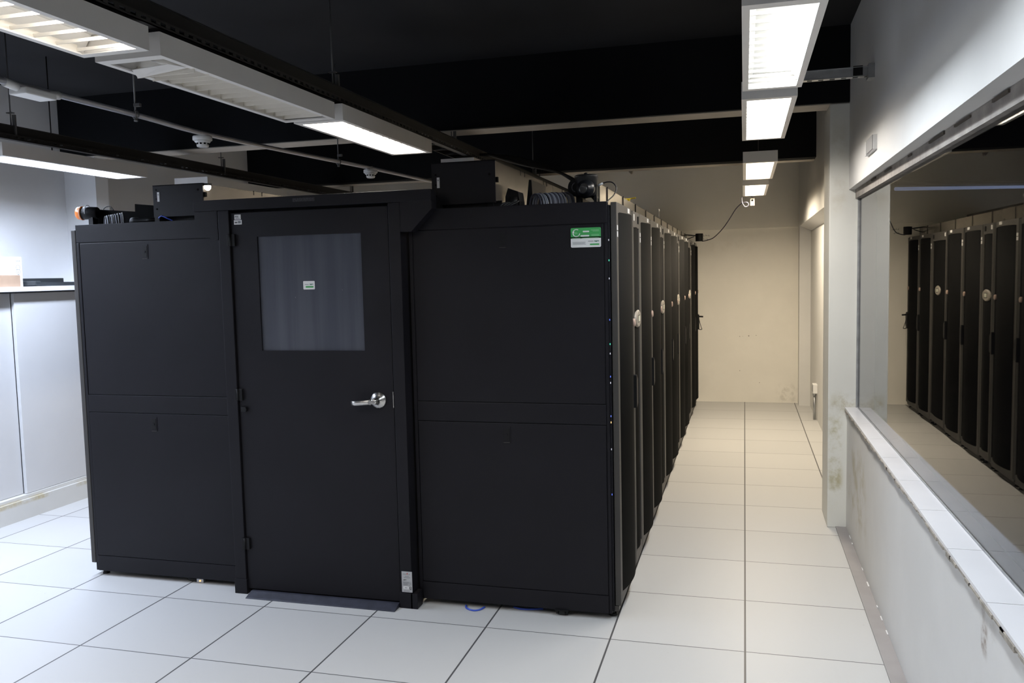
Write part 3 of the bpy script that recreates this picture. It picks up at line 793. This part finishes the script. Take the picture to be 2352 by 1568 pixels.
for i in range(n + 1):
    q = i / n; x = -1.795 - .118 * q
    yv = .752 - .058 - .010 * math.sin(PI * q * .8) + (.018 * max(0, (q - .75) / .25) ** 2)
    zc = 1.066 - .010 * q; h = .0125 - .001 * q
    for (dy, dz) in ((-.005, -h), (-.006, h * .4), (-.004, h), (.004, h), (.004, -h)): vs.append((x, yv + dy, zc + dz))
fs = [(i * 5 + j, i * 5 + (j + 1) % 5, (i + 1) * 5 + (j + 1) % 5, (i + 1) * 5 + j) for i in range(n) for j in range(5)] + [(0, 1, 2, 3, 4), tuple(range(n * 5, n * 5 + 5))]
b.faces(vs, fs, None, True); b.cyl((-1.800, .689, 1.064), (-1.800, .681, 1.064), .012, n=16)
b.build('lever', M['steel'], leaf)
b = MB(); b.box(-1.7005, -1.6965, .738, .744, 1.030, 1.112); b.build('strike_plate', M['steel'], fr)
b = MB(); q = (-1.685, -1.629, .085, .192); ys = .7375
b.box(q[0], q[1], ys - .0008, ys + .003, q[2], q[3], M['silver'])
e = ys - .0014
text_mesh(b, 'APC', -1.677, e, .1455, .0095, M['inkd'])
b.box(-1.678, -1.66, e, e + .0006, .178, .1805, M['ink']); b.box(-1.648, -1.638, e, e + .0006, .178, .1805, M['ink'])
b.prism([(-1.659, .178), (-1.655, .178), (-1.650, .186), (-1.653, .186)], 'y', e, e + .0006, M['red']); b.prism([(-1.650, .178), (-1.653, .178), (-1.658, .184), (-1.655, .184)], 'y', e, e + .0006, M['red'])
for z, a, c in ((.1665, -1.667, -1.646), (.1605, -1.673, -1.638)): b.box(a, c, e, e + .0006, z, z + .0022, M['ink'])
for k in range(8): b.box(-1.678, -1.645 + random.uniform(-.01, .008), e, e + .0006, .1385 - k * .0026, .1396 - k * .0026, M['ink'])
for k in range(5): b.box(-1.645, -1.633, e, e + .0006, .1385 - k * .004, .1394 - k * .004, M['ink'])
b.box(-1.677, -1.648, e, e + .0006, .102, .1145, M['paper']); b.box(-1.670, -1.654, e - .0004, e, .1065, .110, M['ink'])
b.torus((-1.639, e, .109), (0, 1, 0), .005, .0009, 16, 5, M['inkd']); b.box(-1.643, -1.632, e, e + .0006, .099, .1015, M['inkd'])
b.box(-1.677, -1.643, e, e + .0006, .0905, .0925, M['ink'])
o = b.build('nameplate', M['silver'], fr); o['label'] = 'silver printed nameplate'
b = MB(); b.prism([(.678, .002), (.684, .005), (.735, .022), (.752, .022), (.752, 0.0), (.678, 0.0)], 'x', -2.560, -1.705)
tag(b.build('threshold_ramp', M['rampm'], None, (-2.13, .71, 0)), 'scuffed dark ramp strip on the floor before the containment door', 'ramp')

# ------------------------------------------------------------------ cable troughs on the rack tops
def trough(x0, x1, y0, z0, z1, label, latch):
    t = thing('cable_trough', label, 'cable trough', ((x0 + x1) / 2, y0, z0), 'cable troughs on the rack tops')
    b = MB(); b.box(x0, x1, y0, y0 + .008, z0, z1, None, .001); b.box(x0, x1, y0, y0 + .03, z1 - .004, z1); pl = b.build('end_plate', M['black'], t)
    b = MB(); b.box(x1 - .006, x1 - .002, y0 + .008, YEND - .05, z0 + .01, z1 - .004); b.box(x0 + .002, x0 + .006, y0 + .008, YEND - .05, z0 + .01, z1 - .004)
    b.build('side_panel', M['beige'], t)
    b = MB()
    for k in range(4):
        for q in (0, .09): b.box(x1 - .004, x1, y0 + .5 + k * .55 + q, y0 + .506 + k * .55 + q, z1 - .025, z1)
    b.build('hook', M['dark'], t)
    b = MB(); b.box(x0 + .028, x0 + .042, y0 - .001, y0, z0 + .085, z0 + .137, M['paper']); b.box(x0 + .032, x0 + .038, y0 - .0015, y0 - .001, z0 + .12, z0 + .126, M['ink']); b.build('label_sticker', M['paper'], pl)
    b = MB()
    for z in (z0 + .045, z0 + .10, z0 + .15): b.cyl((x0 + .022, y0 - .0015, z), (x0 + .022, y0 + .002, z), .005, n=10)
    b.cyl((x1 - .03, y0 - .0015, z0 + .14), (x1 - .03, y0 + .002, z0 + .14), .006, n=10); b.box(x1, x1 + .012, y0 + .002, y0 + .02, z0 + .1, z0 + .125)
    b.build('screw_hole', M['void'], pl)
    b = MB(); b.box(x0 + .01, x1 + .02, y0 + .04, y0 + .05, z0 - .02, z0 + .012); b.box(x0 + .02, x0 + .05, y0 - .02, y0 + .3, 2.0165, z0); b.box(x1 - .05, x1 - .02, y0 + .02, y0 + .3, 2.0165, z0); b.build('mounting_foot', M['dark'], t)
    return t
trough(-1.520, -1.186, .90, 2.040, 2.250, 'black-ended cable trough on the right row, beside the containment header', True)
trough(-3.170, -2.850, .90, 2.045, 2.220, 'black-ended cable trough on the left row with a white tag and screw holes', False)
t = thing('cable_partition', 'low beige partition strip along the top front edge of the aisle racks', 'partition', (-0.70, 1.1, 2.0))
b = MB(); b.box(-0.705, -0.697, 1.08, YEND - .02, 2.0, 2.125); b.build('strip', M['beigel'], t)
for k in range(11):
    y = 1.30 + k * .6
    MB().box(-0.6965, -0.692, y, y + .008, 2.0, 2.13).build('joint_clip', M['dark'], t)

# small gear on the right rack top
t = thing('camera', 'black round-topped camera with a domed lens on the right rack top', 'camera', (-0.755, 1.0, 2.0165))
b = MB(); b.lathe((-0.752, 1.01, 2.056), (0, 0, 1), [(0, .050), (.004, .054), (.09, .0565), (.094, .058), (.102, .058), (.106, .053), (.108, .03)], 28); b.lathe((-0.752, 1.0, 2.163), (0, 0, 1), [(0, .010), (.006, .010), (.010, .005)], 12); b.build('housing', M['dark'], t)
b = MB(); dv = (-.06, -1, .02); b.lathe((-0.748, .972, 2.092), dv, [(0, .046), (.012, .044), (.026, .036), (.036, .023), (.038, .0225)], 28); dome = b.build('lens_dome', M['gloss'], t)
b = MB(); b.lathe((-0.756, .937, 2.086), dv, [(0, .021), (.005, .021), (.006, .017), (.002, .014), (.002, .001)], 20); b.build('lens', M['gloss'], dome)
b = MB(); b.lathe((-0.80, 1.06, 2.108), (-.2, -1, 0), [(0, .046), (.03, .046), (.032, .042), (.028, .03)], 28, M['dark']); b.torus((-0.806, 1.028, 2.108), (-.2, -1, 0), .023, .0022, 24, 6, M['grey']); b.build('speaker', M['dark'], t)
b = MB(); b.box(-0.712, -0.698, .99, 1.02, 2.0165, 2.065); b.box(-0.80, -0.70, .985, 1.05, 2.0165, 2.022); b.box(-.80, -.775, .99, 1.03, 2.0165, 2.06); b.build('stand', M['dark'], t)
b = MB(); b.cyl((-0.694, 1.0, 2.107), (-0.668, 1.0, 2.118), .0055, n=10); b.build('plug', M['paper'], t)
tag(MB().tube([(-0.668, 1.0, 2.118), (-0.646, 1.0, 2.123), (-0.622, .995, 2.119), (-0.604, .99, 2.10), (-0.602, .98, 2.078), (-0.612, .96, 2.052), (-0.63, .93, 2.03), (-0.635, .90, 2.016)], .003, 8).build('plug_lead', M['cabled'], None, (-.63, .98, 2.016)), 'thin black lead looping from the camera down to the rack corner', 'cable')
t = thing('cable_coil', 'coil of grey network cables on the right rack top', 'cable coil', (-0.91, 1.0, 2.0165))
b = MB()
def arch(b, c, e, R, H, r, m):
    pts = []
    for k in range(9):
        a = PI * k / 8; pts.append((c[0] - e[0] * R * math.cos(a), c[1] - e[1] * R * math.cos(a), c[2] + H * math.sin(a)))
    b.tube(pts, r, 6, m, 3)
for k in range(26):
    q = random.uniform(-.005, .005)
    arch(b, (-1.002 + k * .0062 + q, .985 + .0022 * k + q, 2.0225), (.62, -.35), .055, .058 + random.uniform(-.006, .004), .0046, M['cable'] if k % 3 else M['cableg'])
b.build('cable', M['cable'], t)
b = MB(); b.prism([(-1.085, 2.0165), (-1.045, 2.0165), (-1.054, 2.165), (-1.067, 2.165)], 'y', 1.105, 1.42)
tag(b.build('trough_divider', M['dark'], None, (-1.065, 1.0, 2.0165)), 'upright black tapered divider on the right rack top', 'divider')
t = thing('cable_clamp', 'black moulded clamp block with cables beside the right trough', 'clamp', (-1.13, 1.0, 2.0165))
b = MB(); b.prism([(-1.165, 2.0165), (-1.165, 2.075), (-1.150, 2.118), (-1.098, 2.098), (-1.092, 2.055), (-1.09, 2.05), (-1.09, 2.0165)], 'y', 1.0, 1.10); b.build('block', M['dark'], t)
b = MB()
for k in range(4): b.tube([(-1.175 + .010 * k, .93, 2.016), (-1.165 + .02 * k, .95, 2.035), (-1.13 + .012 * k, .99, 2.05)], .005, 6)
b.build('cable', M['cabled'], t)
b = MB(); b.cyl((-1.12, .985, 2.02), (-1.12, .985, 2.07), .022, n=14); b.build('knob', M['dark'], t)
t = thing('bracket', 'small black slotted bracket behind the grey cable coil', 'bracket', (-0.97, 1.12, 2.0165))
b = MB(); b.box(-1.01, -1.004, 1.12, 1.125, 2.0165, 2.095); b.prism([(-1.004, 2.095), (-.95, 2.072), (-.95, 2.055), (-1.004, 2.080)], 'y', 1.12, 1.125); b.box(-1.004, -.985, 1.12, 1.125, 2.055, 2.075); b.build('plate', M['dark'], t)
tag(MB().tube([(-0.715, 2.12, 2.132), (-0.700, 2.18, 2.136), (-0.685, 2.20, 2.140), (-0.655, 2.19, 2.142)], .004, 6).box(-.71, -.69, 2.165, 2.185, 2.122, 2.134).build('cable_tie', M['yellow'], None, (-.70, 2.17, 2.125)), 'yellow cable tie on the beige partition strip', 'cable tie')
t = thing('sensor_probe', 'thin white-tipped sensor probe standing on the beige partition', 'sensor', (-0.70, 4.13, 2.12))
MB().cyl((-.70, 4.13, 2.12), (-.70, 4.13, 2.19), .003, n=8).build('stem', M['grey'], t); MB().lathe((-.70, 4.13, 2.185), (0, 0, 1), [(0, .007), (.012, .009), (.022, .005)], 12).build('tip', M['paper'], t)

# small gear on the left rack top
t = thing('warning_beacon', 'orange and black round beacon at the left end of the left rack top', 'beacon', (-3.70, 1.0, 2.0165))
b = MB(); b.lathe((-3.765, .99, 2.097), (1, .25, 0), [(0, .030), (.006, .036), (.030, .040), (.034, .040)], 26); b.build('orange_rim', M['orange'], t)
b = MB(); b.torus((-3.738, .997, 2.097), (1, .25, 0), .0395, .0018, 26, 6); b.torus((-3.705, 1.005, 2.105), (1, .25, 0), .038, .002, 26, 6); b.build('white_band', M['paper'], t)
b = MB(); b.lathe((-3.732, .998, 2.097), (1, .25, 0), [(0, .037), (.04, .037), (.085, .034), (.09, .030)], 26); b.box(-3.69, -3.66, .99, 1.03, 2.0165, 2.07); b.build('body', M['dark'], t)
t = thing('equipment_case', 'long black case lying behind the orange beacon', 'case', (-3.55, 1.02, 2.0165))
b = MB(); b.prism([(-3.700, 2.0165), (-3.700, 2.122), (-3.40, 2.096), (-3.40, 2.0165)], 'y', 1.05, 1.30); b.build('body', M['void'], t)
b = MB(); b.tube([(-3.625, 1.04, 2.118), (-3.605, 1.04, 2.132), (-3.575, 1.04, 2.132), (-3.555, 1.04, 2.110)], .003, 8); b.build('handle', M['cabled'], t)
b = MB(); b.cyl((-3.672, 1.046, 2.03), (-3.672, 1.051, 2.03), .004, n=8); b.build('screw', M['paper'], t)
tag(MB().prism([(-3.405, 2.0165), (-3.402, 2.139), (-3.176, 2.115), (-3.176, 2.0165)], 'y', 1.035, 1.043).build('divider_plate', M['void'], None, (-3.3, 1.05, 2.0165)), 'square black plate standing between the black case and left trough', 'plate')
t = thing('cable_coil', 'coil of dark striped cables before the black case on the left', 'cable coil', (-3.49, .95, 2.0165))
b = MB()
for k in range(13): arch(b, (-3.545 + k * .0105, .955 + random.uniform(-.005, .005), 2.0225), (.42, -.30), .045, .045 + .0012 * k, .005, M['cable'] if k % 3 == 1 else M['cabled'])
b.build('cable', M['cabled'], t)
t = thing('cable_gland', 'black rounded grip lying before the divider plate', 'grip', (-3.31, .95, 2.0165))
b = MB(); b.lathe((-3.350, .93, 2.030), (1, 0, .02), [(0, .012), (.01, .022), (.04, .024), (.06, .016), (.12, .013), (.17, .011)], 16); b.box(-3.34, -3.18, .90, 1.0, 2.0165, 2.012); b.build('grip', M['dark'], t)
tag(MB().tube([(-3.135, .90, 2.0205), (-3.132, .885, 2.035), (-3.105, .88, 2.048), (-3.07, .88, 2.035), (-3.045, .89, 2.022)], .0035, 8).tube([(-3.128, .895, 2.0205), (-3.12, .88, 2.040), (-3.10, .878, 2.050)], .0035, 8).build('network_cable', M['cableb'], None, (-3.09, .89, 2.0165)), 'loop of bright blue cable on the left rack top by the trough', 'cable')
t = thing('emergency_lamp', 'small glowing lamp hanging at the corner of the left cable trough', 'lamp', (-2.835, .92, 2.20))
b = MB(); b.lathe((-2.832, .92, 2.205), (0, 0, -1), [(0, .018), (.006, .0185), (.016, .0165), (.024, .010), (.027, .003)], 18); b.build('lamp_dome', M['bulb'], t)
b = MB(); b.box(-2.852, -2.815, .905, .935, 2.205, 2.217); b.build('cap', M['dark'], t)

# far end of the aisle
t = thing('camera', 'small black camera on an arm at the far end of the aisle row', 'camera', (-0.70, 7.55, 2.0))
b = MB(); b.lathe((-0.538, 7.55, 2.036), (0, 0, 1), [(0, .043), (.004, .046), (.09, .047), (.094, .043)], 22); b.build('housing', M['dark'], t)
b = MB(); b.tube([(-0.705, 7.55, 2.0), (-0.705, 7.55, 2.122)], .009, 8); b.tube([(-0.705, 7.55, 2.12), (-0.58, 7.55, 2.105)], .007, 8); b.tube([(-0.70, 7.55, 2.06), (-0.60, 7.55, 2.095)], .005, 8); b.box(-.73, -.68, 7.52, 7.58, 2.0, 2.01); b.build('arm', M['dark'], t)
tag(MB().tube([(-.028, 6.30, 2.455), (-.026, 6.30, 2.40), (.0, 6.30, 2.350), (.032, 6.30, 2.352), (.040, 6.30, 2.375), (.02, 6.30, 2.393), (-.03, 6.34, 2.385), (-.092, 6.45, 2.336), (-.165, 6.68, 2.24), (-.242, 6.9, 2.15), (-.351, 7.25, 2.067), (-.43, 7.4, 2.042), (-.50, 7.52, 2.034)], .0055, 8).build('hanging_cable', M['cableg'], None, (-.2, 6.9, 2.034)), 'slack grey cable drooping from the last aisle light to the far camera', 'cable')
t = thing('socket_box', 'small white socket box hanging below the last aisle light', 'socket', (.082, 6.38, 2.36))
b = MB(); b.box(.058, .105, 6.38, 6.42, 2.360, 2.440, None, .004); b.build('box', M['bezel'], t)
b = MB(); b.cyl((.08, 6.378, 2.418), (.08, 6.381, 2.418), .011, n=14); b.build('opening', M['void'], t)
b = MB(); b.cyl((.075, 6.40, 2.44), (.075, 6.40, 2.50), .004, n=8); b.box(.06, .09, 6.30, 6.41, 2.497, 2.503); b.build('hook', M['grey'], t)
t = thing('pipe_stub', 'short rusty bracket stub high on the far wall', 'bracket', (-1.41, 7.84, 2.95))
b = MB(); b.prism([(-1.45, 2.985), (-1.375, 2.975), (-1.385, 2.93), (-1.40, 2.925), (-1.425, 2.955)], 'y', 7.77, 7.846); b.build('plate', M['mortar'], t)
t = thing('padlock_handle', 'black swing handle with a hanging strap on the far side of the last rack', 'handle', (-0.555, 7.60, 1.05))
b = MB(); b.box(-.590, -.545, 7.55, 7.62, .95, 1.13); b.cyl((-.56, 7.59, 1.108), (-.497, 7.59, 1.104), .010, n=10); b.build('handle', M['dark'], t)
b = MB(); b.tube([(-.55, 7.59, 1.09), (-.535, 7.59, 1.02), (-.512, 7.59, .945)], .004, 6); b.tube([(-.575, 7.6, .955), (-.54, 7.6, .945), (-.515, 7.6, .945)], .005, 6); b.build('strap', M['cabled'], t)
t = thing('wall_outlet', 'grey outlet box on a short conduit in the right wall niche', 'outlet', (.75, 6.66, 0))
b = MB(); b.box(.725, .77, 6.60, 6.74, .30, .40, None, .004); b.build('box', M['white'], t)
b = MB(); b.box(.722, .7255, 6.62, 6.72, .315, .385); b.build('cover', M['grey'], t)
b = MB(); b.cyl((.745, 6.67, 0), (.745, 6.67, .28), .014, n=12); b.cyl((.745, 6.67, .27), (.745, 6.67, .305), .020, n=12); b.build('conduit', M['zinc'], t)
t = thing('junction_box', 'small square grey box with crumbled edge on the right wall above the window', 'junction box', (.615, 1.6, 2.27))
b = MB(); b.box(.612, .632, 1.42, 1.72, 2.262, 2.335, None, .002); b.build('box', M['paper'], t)
b = MB(); b.box(.608, .6125, 1.425, 1.65, 2.264, 2.333); b.build('cover', M['grey'], t)

# ------------------------------------------------------------------ left wall: sliding panels, ledge and what lies on it
def panel(y0, y1, xf, label):
    b = MB(); b.box(xf - .028, xf, y0, y1, .170, 1.630, None, .003)
    tag(b.build('sliding_panel', M['panel'], None, (xf, (y0 + y1) / 2, .168)), label, 'panel', 'white sliding panels under the ledge')
panel(1.74, 2.588, -5.045, 'white sliding panel under the ledge, next to the left rack')
panel(-0.5, 1.738, -5.075, 'recessed white sliding panel under the ledge, at the left edge')
panel(2.735, 7.8, -5.05, 'white sliding panel under the ledge, hidden behind the left rack')
panel(-4.6, -0.51, -5.05, 'white sliding panel under the ledge, beside the viewer')
t = thing('ledge_shelf', 'long white ledge along the left wall with things lying on it', 'shelf', (-5.15, 2.0, 1.64))
b = MB(); b.box(XL + .001, -4.99, YB + .01, 2.588, 1.640, 1.675, None, .002); b.box(-5.028, -4.99, 2.588, 7.8, 1.640, 1.675); b.build('board', M['lam'], t)
b = MB(); b.box(-5.13, -4.992, YB + .01, 2.58, 1.632, 1.640); b.build('dark_underside', M['dark'], t)
t = thing('product_box', 'white printed carton standing on the left ledge', 'box', (-5.17, 1.86, 1.675))
b = MB(); b.box(-5.26, -5.12, 1.785, 1.905, 1.675, 1.893, None, .002); b.build('carton', M['white'], t)
b = MB(); fx = -5.1195
for y, z, h in ((1.862, 1.862, .012), (1.878, 1.862, .010), (1.890, 1.862, .012)): b.torus((fx, y, z), (1, 0, 0), .005, .0007, 14, 5, M['faint'])
for y in (1.81, 1.835, 1.865): b.box(fx - .03, fx - .02, y, y + .008, 1.893, 1.894, M['ink'])
for a in (0, PI): b.torus((fx, 1.868, 1.815 - (.03 if a else -.0)), (1, 0, 0), .018, .0007, 18, 5, M['faint'])
for k in range(3): b.box(fx - .0003, fx + .0004, 1.862, 1.876, 1.752 + k * .006, 1.755 + k * .006, M['ink'])
b.box(fx - .0003, fx + .0004, 1.86, 1.874, 1.782, 1.784, M['faint'])
b.build('print', M['ink'], t)
t = thing('cardboard_box', 'brown cardboard box on the left ledge, cut by the left edge', 'box', (-5.09, 1.70, 1.675))
b = MB(); b.box(-5.16, -5.02, 1.56, 1.785, 1.675, 1.757, None, .002); b.build('carton', M['carton'], t)
b = MB(); b.box(-5.155, -5.025, 1.565, 1.78, 1.757, 1.7585); b.build('lid_flap', M['carton'], t)
t = thing('rack_drawer', 'charcoal folding rack console lying on the left ledge', 'console', (-5.10, 2.15, 1.675))
b = MB(); b.prism([(1.945, 1.675), (1.93, 1.690), (1.955, 1.707), (2.40, 1.702), (2.40, 1.675)], 'x', -5.16, -5.03); b.box(-5.165, -5.025, 1.925, 1.975, 1.680, 1.715, None, .008); b.build('base', M['laptop'], t)
b = MB(); b.box(-5.235, -5.17, 1.955, 2.345, 1.675, 1.735, None, .004); b.build('raised_back', M['laptop'], t)
b = MB(); b.box(-5.20, -5.10, 2.42, 2.52, 1.675, 1.695, None, .004); tag(b.build('adapter', M['grey'], None, (-5.15, 2.47, 1.675)), 'small grey adapter at the right end of the ledge, by the rack console', 'adapter')

# ------------------------------------------------------------------ bits on the floor under the racks
tag(MB().tube([(-1.375, .83, .004), (-1.36, .795, .004), (-1.32, .775, .004), (-1.29, .79, .004), (-1.275, .83, .004)], .0045, 8).build('network_cable', M['cableb'], None, (-1.32, .80, 0)), 'loop of blue cable on the floor under the right end panel', 'cable')
tag(MB().tube([(-1.13, .86, .004), (-1.09, .845, .004), (-1.04, .85, .004), (-.98, .87, .004)], .0045, 8).build('network_cable', M['cableb'], None, (-1.06, .86, 0)), 'short stretch of blue cable under the right end panel, left of the caster', 'cable')
t = thing('caster', 'black caster under the right end panel', 'caster', (-.87, .83, 0))
b = MB(); b.cyl((-.885, .83, .022), (-.855, .83, .022), .022, n=18); b.build('wheel', M['rubber'], t)
b = MB(); b.box(-.905, -.835, .80, .87, .029, .0335); b.box(-.90, -.888, .81, .85, .010, .032); b.box(-.852, -.840, .81, .85, .010, .032); b.build('fork', M['dark'], t)
t = thing('power_plug', 'black plug with a brass tip on the floor under the left end panel', 'plug', (-3.0, .84, 0))
b = MB(); b.lathe((-3.035, .85, .012), (1, -.15, 0), [(0, .006), (.02, .011), (.06, .012), (.065, .008)], 14); b.tube([(-3.035, .85, .012), (-3.06, .86, .02), (-3.09, .88, .006)], .004, 6); b.build('plug_body', M['rubber'], t)
b = MB(); b.box(-2.968, -2.925, .83, .85, .002, .022, M['zinc']); b.cyl((-2.945, .829, .012), (-2.945, .826, .012), .005, n=8, m=M['amber']); b.build('tip', M['zinc'], t)

# ------------------------------------------------------------------ light and colour
w = bpy.data.worlds.new('world'); sc.world = w; w.use_nodes = True
bg = w.node_tree.nodes['Background']; bg.inputs[0].default_value = (0.02, 0.02, 0.025, 1); bg.inputs[1].default_value = 0.05
vs = sc.view_settings
sc.display_settings.display_device = 'sRGB'
vs.view_transform = 'Standard'; vs.look = 'None'; vs.gamma = 1.0; vs.exposure = 0.0; vs.use_curve_mapping = False
sc.cycles.max_bounces = 10; sc.cycles.diffuse_bounces = 5; sc.cycles.glossy_bounces = 4; sc.cycles.transmission_bounces = 6
sc.cycles.caustics_reflective = False; sc.cycles.caustics_refractive = False
sc.cycles.sample_clamp_indirect = 6.0
